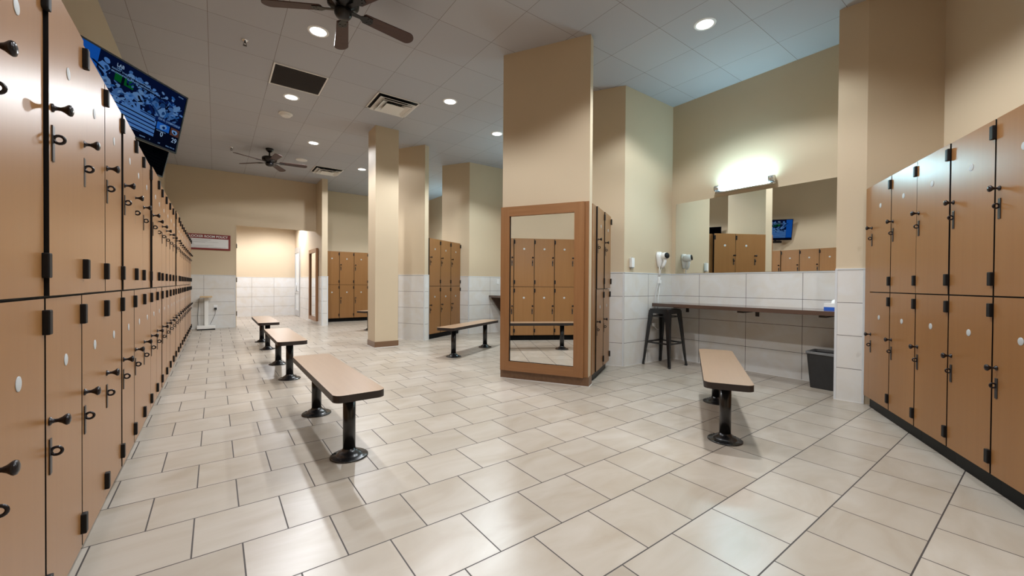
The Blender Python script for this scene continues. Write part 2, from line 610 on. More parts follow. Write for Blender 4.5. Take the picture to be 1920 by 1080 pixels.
def make_locker():
    root = thing('locker', 'two-door tan locker', 'locker')
    m = MB()
    m.box((0.0005, 0.021, LBOT), (LW - 0.0005, LDEP, LTOP - 0.004), 0, mats=dict(front=1))
    m.build('carcass', [M['laminate'], M['black']], root)
    m = MB()
    m.box((0.0005, 0.042, 0.0), (LW - 0.0005, LDEP, LBOT))
    m.build('toe_kick', M['black_gloss'], root)
    for upper in (False, True):
        z0, z1 = (LMID + 0.004, LTOP) if upper else (LBOT + 0.004, LMID - 0.004)
        m = MB()
        m.box((GAP / 2, 0, z0), (LW - GAP / 2, 0.019, z1), 1, mats=dict(front=0, back=0))
        door = m.build('door', [M['laminate'], M['black']], root)
        # knob
        zk = 1.592 if upper else 0.664
        m = MB()
        m.lathe([(0, 0), (0.0125, 0), (0.0125, 0.003), (0.0075, 0.006), (0.0056, 0.011), (0.0056, 0.018), (0.0095, 0.026), (0.0155, 0.033), (0.0172, 0.0365),
                 (0.0155, 0.041), (0.009, 0.0437), (0, 0.0445)], 16, Matrix.Translation((0.034, 0, zk)) @ Matrix.Rotation(PI / 2, 4, 'X'))
        m.build('knob', M['hardware'], door)
        # hasp plate with padlock staple
        zh = zk - 0.105
        m = MB()
        m.box((0.026, -0.0035, zh - 0.053), (0.046, 0, zh + 0.053), 0, bevel=0.0015)
        m.torus((0.036, -0.014, zh + 0.014), 0.0115, 0.0042, (1, 0, 0), 16, 8, 1)
        m.build('hasp', [M['hasp_steel'], M['hardware']], door)
        # hinges on the right edge
        for zz in ((z0 + 0.088, z1 - 0.068)):
            m = MB()
            m.box((LW - 0.024, -0.016, zz - 0.036), (LW + 0.004, 0.002, zz + 0.036), 0, bevel=0.004)
            m.build('hinge', M['black'], door)
        m = MB()
        zc = 1.759 if upper else 0.822
        m.lathe([(0, 0), (0.0195, 0), (0.0195, 0.0012), (0.018, 0.0017), (0, 0.0017)], 20,
                Matrix.Translation((LW / 2, 0, zc)) @ Matrix.Rotation(PI / 2, 4, 'X'))
        m.build('number_disc', M['plate'], door)
    return root


LOCKER0 = make_locker()
locker_used = [False]


def place_locker(x, y, rz, label, group, pops=(0, 0), width=LW):
    """pops = how far the lower and the upper door stand proud of the row."""
    o = LOCKER0 if not locker_used[0] else copy_tree(LOCKER0)
    locker_used[0] = True
    o.location = (x, y, 0)
    o.rotation_euler = (0, 0, rz)
    o.scale = (width / LW, 1, 1)
    tag(o, label, 'locker', group)
    ds = [c for c in o.children if c.name.startswith('door')]
    ds.sort(key=lambda q: max(v.co.z for v in q.data.vertices))
    for d, p in zip(ds, pops):
        d.location = (0, -p, 0)
    return o


ORD = ['', 'first', 'second', 'third', 'fourth', 'fifth', 'sixth', 'seventh', 'eighth', 'ninth', 'tenth', 'eleventh', 'twelfth',
       'thirteenth', 'fourteenth', 'fifteenth', 'sixteenth', 'seventeenth', 'eighteenth', 'nineteenth', 'twentieth', 'twenty-first',
       'twenty-second', 'twenty-third', 'twenty-fourth']
# the long row on the left wall: k = 0 starts at the first gap line in the photograph
XF = -0.396
pop_table = {0: (0.0, 0.0075), 1: (0.0, 0.0), 2: (-0.002, 0.0), 3: (0.0005, 0.0065), 4: (0.001, -0.002), 5: (-0.001, -0.003), 6: (-0.0015, 0.009),
             7: (-0.002, -0.001), 8: (0.0015, -0.0015), 12: (0.001, 0.009), 10: (0.002, -0.001)}
for k in range(-1, 22):
    n = k + 2
    if k == -1:
        lab = 'tan two-door locker cut by the left edge of the photo, nearest in the long row'
    elif k == 21:
        lab = 'farthest tan two-door locker of the long row, next to the white scale'
    else:
        lab = '%s tan two-door locker from the camera along the left wall' % ORD[n]
    pp = pop_table.get(k, (random.uniform(-0.0015, 0.0015), random.uniform(-0.0015, 0.0015)))
    place_locker(XF, 1.737 + 0.396 * k, PI / 2, lab, 'lockers in the long row on the left wall', pp, 0.396)
# the right-hand row on the diagonal wall, left end = larger u
VF = -1.46
rl = ['tan locker touching the tiled pier, leftmost of the right-hand row', 'second tan locker from the tiled pier in the right-hand row',
      'third tan locker from the tiled pier in the right-hand row', 'fourth tan locker from the tiled pier, large number discs on both doors',
      'tan locker cut by the right edge of the photo']
for i, lab in enumerate(rl):
    p = UV(4.523 - LW * i, VF)
    pops = [(0, 0), (0, 0.0), (0.0, 0.003), (0, 0.0), (0, 0)][i]
    o = place_locker(p[0], p[1], PI / 6 + PI, lab, 'lockers in the right-hand row', pops)
    if i == 0:
        m = MB()
        m.box((-0.105, 0.002, LBOT + 0.002), (-0.001, 0.02, LTOP))
        m.box((-0.105, 0.02, LBOT), (-0.001, 0.05, LTOP - 0.004), 1)
        m.box((-0.105, 0.046, 0), (-0.001, 0.08, LBOT), 1)
        m.build('filler_panel', [M['laminate'], M['black']], o)
# near island, two lockers between filler strips, facing the vanity bay
for i, lab in enumerate(['tan locker behind the framed mirror, nearer one on the island side', 'tan locker behind the framed mirror, farther one beside the tiled corner']):
    p = UV(4.52 + 0.3935 * i, 0.945)
    o = place_locker(p[0], p[1], PI / 6, lab, 'lockers on the near island', (0.003 if i else 0.0, 0.013 if i else 0.004), 0.3935)
    m = MB()
    if i == 0:
        m.box((-0.172, 0.012, LBOT), (-0.002, 0.04, LTOP))
        m.box((-0.172, 0.06, 0), (-0.002, 0.09, LBOT), 1)
    else:
        m.box((LW + 0.001, 0.05, LBOT), (LW + 0.17, 0.08, LTOP))
        m.box((LW + 0.001, 0.08, 0), (LW + 0.17, 0.11, LBOT), 1)
    m.build('filler_panel', [M['laminate'], M['black_gloss']], o)
# far island
for i, lab in enumerate(['tan locker nearest the tiled end of the far island', 'middle tan locker of three on the far island', 'tan locker at the right end of the far island, hinges against the tiled corner']):
    p = UV(6.469 + 0.385 * i, 4.575)
    place_locker(p[0], p[1], PI / 6, lab, 'lockers on the far island', (0, 0), 0.385)
# recess beyond the divider
for i, lab in enumerate(['tan locker in the far recess, partly behind the tiled divider end', 'middle tan locker in the far recess left of the plain column', 'tan locker in the far recess touching the plain column edge']):
    place_locker(2.402 + 0.393 * i, 11.935, 0, lab, 'lockers in the far recess', (0, 0), 0.393)


# ------------------------------------------------------------------ benches
def make_bench():
    root = thing('bench', 'bench', 'bench')
    m = MB()
    poly = rounded_rect(-0.76, -0.145, 0.76, 0.145, 0.05, 7)
    m.prism(poly, 0.408, 0.45, 1, top=0)
    m.build('seat', [M['bench_top'], M['bench_edge']], root)
    for s in (-1, 1):
        x = 0.505 * s
        m = MB()
        m.lathe([(0, 0.03), (0.037, 0.03), (0.037, 0.398), (0.0, 0.398)], 24, Matrix.Translation((x, 0, 0)))
        m.box((x - 0.09, -0.06, 0.397), (x + 0.09, 0.06, 0.4085))
        leg = m.build('leg', M['black_metal'], root)
        m = MB()
        m.lathe([(0, 0), (0.112, 0), (0.112, 0.006), (0.106, 0.010), (0.080, 0.012), (0.074, 0.020), (0.060, 0.033), (0.046, 0.038), (0.040, 0.048), (0.0372, 0.052)], 32,
                Matrix.Translation((x, 0, 0)))
        for q in range(4):
            a = PI / 4 + q * PI / 2
            m.lathe([(0.006, 0.009), (0.006, 0.0135), (0, 0.0145)], 8, Matrix.Translation((x + 0.095 * math.cos(a), 0.095 * math.sin(a), 0)))
        m.build('flange', M['black_metal'], leg)
    return root


bench0 = make_bench()
bg = None
spots = [(0.675, 3.13, PI / 2, 'tan bench with black edge nearest the camera, in front of the long locker row'),
         (0.675, 5.64, PI / 2, 'tan bench directly behind the nearest bench beside the long locker row'),
         (0.685, 8.12, PI / 2, 'farthest tan bench of the three beside the long locker row'),
         (3.29, 5.587, PI / 6, 'tan bench standing left of the framed mirror, before the far island lockers'),
         (3.312, 1.632, PI / 6, 'tan bench pointing at the vanity counter in front of the stool'),
         (3.30, 9.72, PI / 6, 'dark-edged bench end showing just behind the plain column')]
for i, (x, y, a, lab) in enumerate(spots):
    o = bench0 if i == 0 else copy_tree(bench0)
    o.location = (x, y, 0)
    o.rotation_euler = (0, 0, a)
    tag(o, lab, 'bench', 'benches on pedestal legs')


# ------------------------------------------------------------------ mirrors
def framed_mirror(loc, rz, w, z0, z1, fw_, label, depth, backing, mat_key='frame_wood'):
    """x right, y into the wall; origin at the left bottom, on the wall face."""
    root = thing('framed_mirror', label, 'mirror', loc, rz)
    d = depth
    for nm, lo, hi, mk in (('stile', (0, -d, z0), (fw_, 0 if not backing else -0.016, z1), 'frame_wood'),
                           ('stile', (w - fw_, -d, z0), (w, 0 if not backing else -0.016, z1), 'frame_wood'),
                           ('rail', (fw_, -d, z0), (w - fw_, 0 if not backing else -0.016, z0 + fw_), 'frame_wood_flat'),
                           ('rail', (fw_, -d, z1 - fw_), (w - fw_, 0 if not backing else -0.016, z1), 'frame_wood_flat')):
        m = MB()
        m.box(lo, hi)
        m.build(nm, M[mk], root)
    if backing:
        m = MB()
        m.box((-0.0, -0.0155, z0 + 0.004), (w + backing, 0, z1 + 0.003))
        m.build('backing_board', M['frame_wood'], root)
    m = MB()
    m.box((fw_ - 0.006, -0.0185, z0 + fw_ - 0.006), (w - fw_ + 0.006, -0.0165, z1 - fw_ + 0.006))
    m.build('mirror_glass', M['mirror'], root)
    m = MB()
    g = 0.009
    for lo, hi in (((fw_, -0.024, z0 + fw_), (fw_ + g, -0.0186, z1 - fw_)), ((fw_ + g, -0.024, z0 + fw_), (w - fw_, -0.0186, z0 + fw_ + g * 0.6))):
        m.box(lo, hi)
    m.build('inner_bead', M['black'] if not backing else M['black'], root)
    return root


p = UV(4.225, 1.978)
framed_mirror((p[0], p[1], 0), -PI / 3, 0.966, 0.097, 1.957, 0.106,
              'large wood-framed mirror on the end of the near island', 0.040, 0.046)
framed_mirror((XD - 0.012, 12.47, 0), -PI / 2, 1.03, 0.08, 1.985, 0.095, 'narrow-looking wood-framed mirror on the tiled divider by the glass door', 0.05, 0)

# big frameless vanity mirror
m = MB()
m.box((XE - 0.008, 1.30, 1.256), (XE - 0.001, 3.353, 2.268), 1, mats=dict(left=0))
tag(m.build('vanity_mirror', [M['mirror'], M['mirror_edge']]), 'wide frameless mirror above the dark counter, lit by the fluorescent bar', 'mirror')

# ------------------------------------------------------------------ vanity fixtures
def vanity_light(y0, y1, label):
    root = thing('vanity_light', label, 'light fixture', (XE, 0, 0))
    zc, xc, r = 2.372, -0.075, 0.033
    m = MB()
    m.box((-0.045, y0 + 0.01, zc - 0.062), (0, y1 - 0.01, zc + 0.02), bevel=0.003)
    m.box((-0.085, y0 + 0.01, zc - 0.066), (-0.04, y1 - 0.01, zc - 0.052))
    m.build('back_bar', M['chrome'], root)
    m = MB()
    m.cyl((xc, y0 + 0.06, zc), (xc, y1 - 0.06, zc), r, 20)
    m.build('tube', M['tube'], root)
    for a, b in ((y0, y0 + 0.065), (y1 - 0.065, y1)):
        m = MB()
        m.cyl((xc, a, zc), (xc, b, zc), 0.038, 20)
        for q in range(4):
            yy = a + (b - a) * (q + 0.5) / 4
            m.torus((xc, yy, zc), 0.038, 0.003, (0, 1, 0), 20, 6)
        m.box((xc, (a + b) / 2 - 0.012, zc - 0.02), (-0.02, (a + b) / 2 + 0.012, zc + 0.02))
        m.build('end_cap', M['chrome'], root)
    return root


vanity_light(2.035, 2.75, 'glowing white fluorescent bar with chrome ends above the vanity mirror')
vanity_light(5.45, 6.17, 'fluorescent bar in the next bay hidden behind the island')
vanity_light(9.9, 10.62, 'fluorescent bar in the farthest bay hidden behind the far island')


def counter(y0, y1, label):
    root = thing('vanity_counter', label, 'counter', (XE - 0.012, 0, 0))
    m = MB()
    m.box((-0.535, y0, 0.786), (0, y1, 0.832), bevel=0.002)
    m.build('countertop', M['counter'], root)
    for yy in (y1 - 0.22, (y0 + y1) / 2 - 0.1, y0 + 0.14):
        m = MB()
        m.box((-0.33, yy - 0.02, 0.764), (0, yy + 0.02, 0.786))
        if yy < y1 - 0.3:
            m.box((-0.47, yy - 0.03, 0.762), (-0.2, yy + 0.03, 0.786))
        m.box((-0.012, yy - 0.02, 0.70), (0, yy + 0.02, 0.764))
        m.build('support_bracket', M['bench_edge'], root)
    return root


counter(1.291, 3.372, 'long dark brown counter under the vanity mirror')
c2 = counter(4.05, 7.535, 'dark counter corner showing just left of the framed mirror')
m = MB()
tri = [(-0.49, 0.785), (-0.02, 0.785), (-0.02, 0.20)]
A = [m.bm.verts.new((x, 7.50, z)) for x, z in tri]
B = [m.bm.verts.new((x, 7.53, z)) for x, z in tri]
m.bm.faces.new(A)
m.bm.faces.new(B[::-1])
for i in range(3):
    m.bm.faces.new((A[i], A[(i + 1) % 3], B[(i + 1) % 3], B[i]))
m.build('gusset_panel', M['counter'], c2)

# stool
st = thing('bar_stool', 'black metal backless bar stool tucked at the left end of the counter', 'stool', (4.928, 3.183, 0))
m = MB()
m.prism(rounded_rect(-0.152, -0.152, 0.152, 0.152, 0.035, 5), 0.745, 0.762)
vs = m.prism(rounded_rect(-0.155, -0.155, 0.155, 0.155, 0.035, 5), 0.70, 0.748)
for a in range(4):
    pass
m.build('seat', M['black_metal'], st)
for sx in (-1, 1):
    for sy in (-1, 1):
        m = MB()
        # tapering sheet-metal leg: wide at the seat, narrow at the foot, splayed
        rings = []
        for t in (0.0, 0.08, 0.3, 0.6, 0.9, 1.0):
            z = 0.742 * (1 - t) + 0.012 * t
            cx = 0.150 + 0.056 * t
            w = 0.062 * (1 - t) + 0.026 * t
            if t == 0.08:
                w = 0.066
            if t == 1.0:
                cx += 0.004
                w = 0.03
            rings.append([(sx * cx, sy * cx, z), (sx * (cx - w), sy * cx, z), (sx * (cx - w), sy * (cx - 0.010), z),
                          (sx * (cx - 0.014), sy * (cx - 0.014), z), (sx * (cx - 0.010), sy * (cx - w), z), (sx * cx, sy * (cx - w), z)])
        rv = [[m.bm.verts.new(q) for q in r] for r in rings]
        for a, b in zip(rv, rv[1:]):
            for i in range(6):
                m.bm.faces.new((a[i], a[(i + 1) % 6], b[(i + 1) % 6], b[i]))
        m.bm.faces.new(rv[0])
        m.bm.faces.new(rv[-1][::-1])
        leg = m.build('leg', M['black_metal'], st)
        m = MB()
        m.box((sx * 0.21 - 0.017, sy * 0.21 - 0.017, 0), (sx * 0.21 + 0.001, sy * 0.21 + 0.001, 0.016)) if False else m.cyl((sx * 0.197, sy * 0.197, 0), (sx * 0.197, sy * 0.197, 0.02), 0.017, 12)
        m.build('rubber_foot', M['rubber'], leg)
for ax in range(4):
    m = MB()
    c, s = math.cos(ax * PI / 2), math.sin(ax * PI / 2)
    rotm = Matrix.Rotation(ax * PI / 2, 4, 'Z')
    m.box((-0.165, 0.170, 0.297), (0.165, 0.178, 0.318), mtx=rotm)
    m.build('stretcher', M['black_metal'], st)
for ax in range(4):
    m = MB()
    m.box((-0.125, 0.146, 0.655), (0.125, 0.152, 0.667), mtx=Matrix.Rotation(ax * PI / 2, 4, 'Z'))
    m.build('upper_brace', M['black_metal'], st)

# waste bin with liner
bn = thing('waste_bin', 'black plastic waste bin with clear liner under the right end of the counter', 'bin', (5.235, 1.455, 0))
m = MB()


def ringrect(hx, hy, z, r, n=4):
    return [(p[0], p[1], z) for p in rounded_rect(-hx, -hy, hx, hy, r, n)]


prof = [(0.105, 0.125, 0.0, 0.02), (0.108, 0.128, 0.01, 0.025), (0.145, 0.152, 0.36, 0.03), (0.153, 0.160, 0.362, 0.032), (0.153, 0.160, 0.385, 0.032),
        (0.146, 0.153, 0.385, 0.03), (0.140, 0.147, 0.36, 0.028), (0.104, 0.122, 0.02, 0.02)]
rv = [[m.bm.verts.new(q) for q in ringrect(*a)] for a in prof]
for a, b in zip(rv, rv[1:]):
    for i in range(len(a)):
        m.bm.faces.new((a[i], a[(i + 1) % len(a)], b[(i + 1) % len(a)], b[i]))
m.bm.faces.new(rv[0][::-1])
m.bm.faces.new(rv[-1])
m.build('bucket', M['bin'], bn)
m = MB()
prof = [(0.1555, 0.1625, 0.366, 0.034), (0.1555, 0.1625, 0.380, 0.034), (0.155, 0.163, 0.389, 0.034), (0.144, 0.151, 0.390, 0.03), (0.137, 0.144, 0.33, 0.028)]
rv = [[m.bm.verts.new(Vector(q) + Vector((0, 0, random.uniform(-0.008, 0.003) if j < 1 else 0))) for q in ringrect(*a)] for j, a in enumerate(prof)]
for a, b in zip(rv, rv[1:]):
    for i in range(len(a)):
        m.bm.faces.new((a[i], a[(i + 1) % len(a)], b[(i + 1) % len(a)], b[i])).smooth = True
# loose corner of film sticking out on the left
m.quadface([(-0.12, 0.162, 0.383), (-0.05, 0.165, 0.385), (-0.06, 0.215, 0.352), (-0.13, 0.205, 0.357)])
m.quadface([(-0.13, 0.205, 0.357), (-0.06, 0.215, 0.352), (-0.07, 0.2, 0.338), (-0.12, 0.195, 0.34)])
m.build('liner', M['bag'], bn)

# tissue box
tb = thing('tissue_box', 'white and blue tissue box at the right end of the counter', 'tissue box', (5.22, 1.39, 0.832))
m = MB()
m.box((-0.058, -0.085, 0.0), (0.058, 0.085, 0.032), 1)
m.box((-0.058, -0.085, 0.032), (0.058, 0.085, 0.072), 0)
m.build('carton', [M['white_plastic'], M['blue']], tb)
m = MB()
vs = [m.bm.verts.new(q) for q in ((-0.02, -0.03, 0.072), (0.02, -0.03, 0.072), (0.02, 0.03, 0.072), (-0.02, 0.03, 0.072), (-0.012, -0.045, 0.105), (0.004, 0.0, 0.118), (0.01, 0.035, 0.1))]
for f in ((0, 1, 4), (1, 5, 4), (1, 2, 5), (2, 6, 5), (2, 3, 6), (3, 0, 4, 5), (3, 5, 6)):
    try:
        m.bm.faces.new([vs[i] for i in f])
    except ValueError:
        pass
m.build('tissue', M['white_plastic'], tb)

# hair dryer on the pale wall (wall plane y = 3.42)
YD = 3.42
hd = thing('hair_dryer', 'white wall-mounted hair dryer with coiled cord left of the vanity mirror', 'hair dryer', (5.12, YD, 0))
m = MB()
# wall holder: a shield-shaped shell, wide at the top, narrow below
rings = []
for z, hw, dp in ((1.335, 0.022, 0.03), (1.36, 0.034, 0.045), (1.40, 0.048, 0.055), (1.45, 0.062, 0.06), (1.50, 0.07, 0.06), (1.54, 0.064, 0.05), (1.555, 0.05, 0.035)):
    rings.append([(hw * math.cos(a), -dp * max(0.0, math.sin(a)) - 0.001, z) for a in [PI * i / 10 for i in range(11)]])
rv = [[m.bm.verts.new(q) for q in r] for r in rings]
for a, b in zip(rv, rv[1:]):
    for i in range(10):
        m.bm.faces.new((a[i], a[i + 1], b[i + 1], b[i])).smooth = True
    m.bm.faces.new((a[10], a[0], b[0], b[10]))
m.bm.faces.new(rv[0])
m.bm.faces.new(rv[-1][::-1])
m.build('wall_holder', M['white_plastic'], hd)
m = MB()
axis = Vector((-0.28, -0.93, 0.16)).normalized()
c0 = Vector((0.03, -0.045, 1.485))
q = axis.to_track_quat('Z', 'Y').to_matrix().to_4x4()
m.lathe([(0, -0.035), (0.035, -0.03), (0.050, 0.0), (0.056, 0.03), (0.054, 0.06), (0.047, 0.083), (0.040, 0.09)], 24, Matrix.Translation(c0) @ q)
hp = [c0 + axis * 0.05 + Vector((0, 0, -0.03)), c0 + axis * 0.052 + Vector((-0.003, 0.0, -0.075)), c0 + axis * 0.045 + Vector((-0.012, 0.01, -0.13)), c0 + axis * 0.035 + Vector((-0.02, 0.02, -0.165))]
m.tube(hp, [0.026, 0.024, 0.022, 0.016], 12)
body = m.build('dryer_body', M['white_plastic'], hd)
m = MB()
m.lathe([(0.041, 0.086), (0.041, 0.097), (0.036, 0.103), (0, 0.106)], 24, Matrix.Translation(c0) @ q)
m.build('air_intake', M['black'], body)
# adapter and cords
m = MB()
m.box((-0.045, -0.05, 1.105), (0.0, -0.012, 1.155), bevel=0.004)
m.box((-0.038, -0.042, 1.155), (-0.008, -0.014, 1.20), bevel=0.008)
m.build('plug_adapter', M['white_plastic'], hd)
m = MB()
m.tube([(-0.02, -0.03, 1.345), (-0.022, -0.03, 1.28), (-0.024, -0.028, 1.195)], 0.006, 8)
m.tube([(0.012, -0.05, 1.34), (0.0, -0.04, 1.30), (-0.016, -0.032, 1.195)], 0.006, 8)
m.tube([(-0.012, -0.03, 1.11), (-0.016, -0.032, 0.98), (-0.04, -0.032, 0.93), (-0.052, -0.032, 0.80), (-0.055, -0.03, 0.70)], 0.005, 8)
m.build('cord', M['white_plastic'], hd)
m = MB()
pts = []
NT = 26
for i in range(NT * 8 + 1):
    t = i / (NT * 8)
    cx = -0.045 - 0.085 * t - 0.02 * math.sin(t * PI)
    cz = 1.115 - 0.36 * t
    pts.append((cx + 0.011 * math.cos(2 * PI * i / 8), -0.032 + 0.011 * math.sin(2 * PI * i / 8), cz))
pts.append((-0.125, -0.03, 0.735))
m.tube(pts, 0.0034, 5)
m.build('coiled_cord', M['white_plastic'], hd)
# double outlet behind the stool with plugs and a hanging loop
ot = thing('wall_outlet', 'white outlet with plugs on the tile behind the bar stool', 'outlet', (5.04, YD - 0.012, 0.66))
m = MB()
m.box((-0.055, -0.006, -0.06), (0.055, 0, 0.06), bevel=0.002)
m.build('cover_plate', M['white_plastic'], ot)
m = MB()
m.box((-0.045, -0.045, -0.005), (-0.008, -0.006, 0.045), bevel=0.004)
m.box((0.006, -0.04, -0.045), (0.04, -0.006, 0.0), bevel=0.004)
m.build('plug', M['white_plastic'], ot)
m = MB()
loop = [(0.025, -0.04, -0.02), (0.045, -0.045, -0.09), (0.05, -0.045, -0.15), (0.03, -0.045, -0.20), (-0.01, -0.042, -0.205), (-0.05, -0.04, -0.18), (-0.08, -0.036, -0.15)]
sm = []
for i in range(len(loop) - 1):
    a, b = Vector(loop[i]), Vector(loop[i + 1])
    for j in range(4):
        sm.append(a.lerp(b, j / 4))
m.tube(sm + [Vector(loop[-1])], 0.005, 6)
m.box((-0.115, -0.05, -0.155), (-0.07, -0.025, -0.105), bevel=0.005)
m.build('looped_cord', M['white_plastic'], ot)
# narrow white dispenser box
db = thing('dispenser', 'narrow white dispenser box on the pale wall left of the hair dryer', 'dispenser', (4.488, YD - 0.001, 1.305))
m = MB()
m.box((-0.03, -0.042, 0.012), (0.03, 0, 0.138), bevel=0.006)
m.build('housing', M['white_plastic'], db)
m = MB()
m.box((-0.022, -0.038, 0.0), (0.022, -0.006, 0.0125), bevel=0.003)
m.cyl((0, -0.018, 0.137), (0, -0.018, 0.15), 0.006, 10)
m.build('nozzle', M['grey_plastic'], db)
# rocker switch in the next bay
sw = thing('light_switch', 'small white switch plate on the tile left of the framed mirror', 'switch', (5.17, 7.563, 1.138))
m = MB()
m.box((-0.036, -0.005, -0.058), (0.036, 0, 0.058), bevel=0.002)
m.build('cover_plate', M['white_plastic'], sw)
m = MB()
m.box((-0.016, -0.009, -0.033), (0.016, -0.005, 0.033), bevel=0.001)
m.build('rocker', M['white_plastic'], sw)

# ------------------------------------------------------------------ back wall: policy sign, scale, outlet, door hinges
sg = thing('policy_sign', 'maroon LOCKER ROOM POLICY sign on the back wall above the white scale', 'sign', (-0.545, YB, 1.832))
m = MB()
m.box((0, -0.02, 0), (0.837, -0.001, 0.362), bevel=0.002)
m.build('board', M['maroon'], sg)
m = MB()
m.box((0.035, -0.0225, 0.042), (0.797, -0.0195, 0.258))
m.build('text_panel', M['sign_white'], sg)
t = text_mesh('LOCKER ROOM POLICY', 0.073, 'heading', M['sign_white'], sg, (0.068, -0.0212, 0.308), bold=0.0013)
wd = t.dimensions.x if t.dimensions.x > 0 else 0.7
xs = [v.co.x for v in t.data.vertices]
t.scale = (0.716 / (max(xs) - min(xs)), 1, 1)
m = MB()
for i, (z, L_) in enumerate(((0.232, 0.42), (0.222, 0.40), (0.20, 0.34), (0.178, 0.55), (0.168, 0.30), (0.140, 0.09), (0.118, 0.10), (0.096, 0.46), (0.086, 0.36), (0.062, 0.70), (0.054, 0.60))):
    m.box((0.055, -0.0234, z), (0.055 + L_, -0.0224, z + 0.0035))
m.build('small_print', M['sign_text'], sg)

sc = thing('standing_scale', 'white pedestal weighing scale with wooden tray against the tiled back wall', 'scale', (-0.165, 11.57, 0))
m = MB()
m.box((-0.168, -0.17, 0.025), (0.168, 0.16, 0.085), bevel=0.006)
m.box((-0.165, -0.168, 0.0), (0.165, 0.158, 0.03), 1)
m.build('platform', [M['white_paint'], M['black']], sc)
m = MB()
m.box((-0.036, 0.04, 0.08), (0.036, 0.10, 0.735), bevel=0.006)
m.build('post', M['white_paint'], sc)
m = MB()
m.box((-0.12, -0.06, 0.728), (0.11, 0.14, 0.760), bevel=0.006)
m.build('tray', M['tan_wood'], sc)
m = MB()
m.tube([(-0.10, 0.13, 0.728), (-0.135, 0.14, 0.70), (-0.15, 0.15, 0.5), (-0.16, 0.15, 0.28), (-0.155, 0.15, 0.09)], 0.004, 6)
m.tube([(0.17, 0.155, 0.44), (0.16, 0.15, 0.33), (0.12, 0.14, 0.22), (0.07, 0.13, 0.10)], 0.004, 6)
m.build('power_cord', M['rubber'], sc)
wo = thing('wall_outlet', 'white outlet with black plug on the tiled back wall beside the scale', 'outlet', (0.005, YB - 0.012, 0.49))
m = MB()
m.box((-0.036, -0.006, -0.058), (0.036, 0, 0.058), bevel=0.002)
m.build('cover_plate', M['white_plastic'], wo)
m = MB()
m.box((-0.024, -0.04, -0.055), (0.026, -0.006, -0.005), bevel=0.004)
m.build('plug', M['rubber'], wo)

m = MB()
m.box((0.392, YB - 0.004, 0), (0.410, YB + 0.135, 2.46))
jamb = structure(m.build('trim_90', M['paint']))
for zz in (0.33, 1.14, 1.96):
    m = MB()
    m.box((0.406, YB - 0.006, zz - 0.055), (0.414, YB + 0.045, zz + 0.055))
    m.cyl((0.417, YB - 0.004, zz - 0.055), (0.417, YB - 0.004, zz + 0.055), 0.007, 10)
    m.build('hinge', M['hasp_steel'], jamb)

# glass door at the end of the passage, on the divider wall (facing -x)
m = MB()
XQ = XD - 0.02
for lo, hi in (((XQ, 14.17, 0), (XD, 14.235, 2.23)), ((XQ, 15.135, 0), (XD, 15.20, 2.23)), ((XQ, 14.235, 2.168), (XD, 15.135, 2.23))):
    m.box(lo, hi)
for lo, hi in (((XQ - 0.012, 14.24, 0.01), (XD, 14.33, 2.165)), ((XQ - 0.012, 15.04, 0.01), (XD, 15.13, 2.165)), ((XQ - 0.012, 14.331, 2.05), (XD, 15.039, 2.165)),
               ((XQ - 0.012, 14.331, 0.01), (XD, 15.039, 0.2)), ((XQ - 0.012, 14.331, 0.74), (XD, 15.039, 0.82))):
    m.box(lo, hi)
dr = structure(m.build('door_1', M['alum']))
m = MB()
m.box((XQ + 0.004, 14.33, 0.2), (XQ + 0.010, 15.04, 2.05))
m.build('glass_panel', M['frost'], dr)
m = MB()
m.cyl((XQ - 0.06, 14.42, 0.80), (XQ - 0.06, 14.42, 1.08), 0.012, 12)
m.cyl((XQ - 0.06, 14.42, 0.83), (XQ - 0.012, 14.33, 0.83), 0.008, 8)
m.cyl((XQ - 0.06, 14.42, 1.05), (XQ - 0.012, 14.33, 1.05), 0.008, 8)
m.build('handle', M['alum'], dr)

# ------------------------------------------------------------------ ceiling fittings
DL = [(0.868, 4.63, 'round ceiling downlight beside the near fan blade'), (0.868, 6.49, 'round ceiling downlight between the dark grille and the smoke detector'),
      (1.488, 8.35, 'round ceiling downlight just beyond the far fan'), (2.728, 5.25, 'round ceiling downlight right of the white supply vent'),
      (3.968, 5.87, 'round ceiling downlight touching the left edge of the mirror island wall'), (2.728, 9.59, 'round ceiling downlight just left of the plain column, farthest of all'),
      (3.968, 2.15, 'round ceiling downlight over the vanity bay'),
      (0.868, 2.77, 'downlight over the near bench above the photo frame'), (0.868, 0.91, 'downlight above the camera'),
      (2.728, 1.53, 'downlight above the bench before the vanity'), (3.968, 9.59, 'downlight hidden behind the far island'),
      (1.85, -0.33, 'downlight near the right-hand lockers above the photo frame')]
proto = thing('downlight', '', 'ceiling light')
m = MB()
m.lathe([(0.078, 0.0), (0.080, -0.006), (0.098, -0.006), (0.104, 0.0)], 32)
m.build('trim_ring', M['white_plastic'], proto)
m = MB()
m.lathe([(0.0805, -0.001), (0.0805, -0.003), (0, -0.0045)], 32)
m.build('lens', M['led'], proto)
WARM, COOL = (1.0, 0.86, 0.70), (0.93, 1.0, 0.97)
LIGHT_W = {0: 300.0, 2: 330.0, 6: 130.0, 7: 48.0, 8: 10.0, 9: 180.0, 11: 55.0}
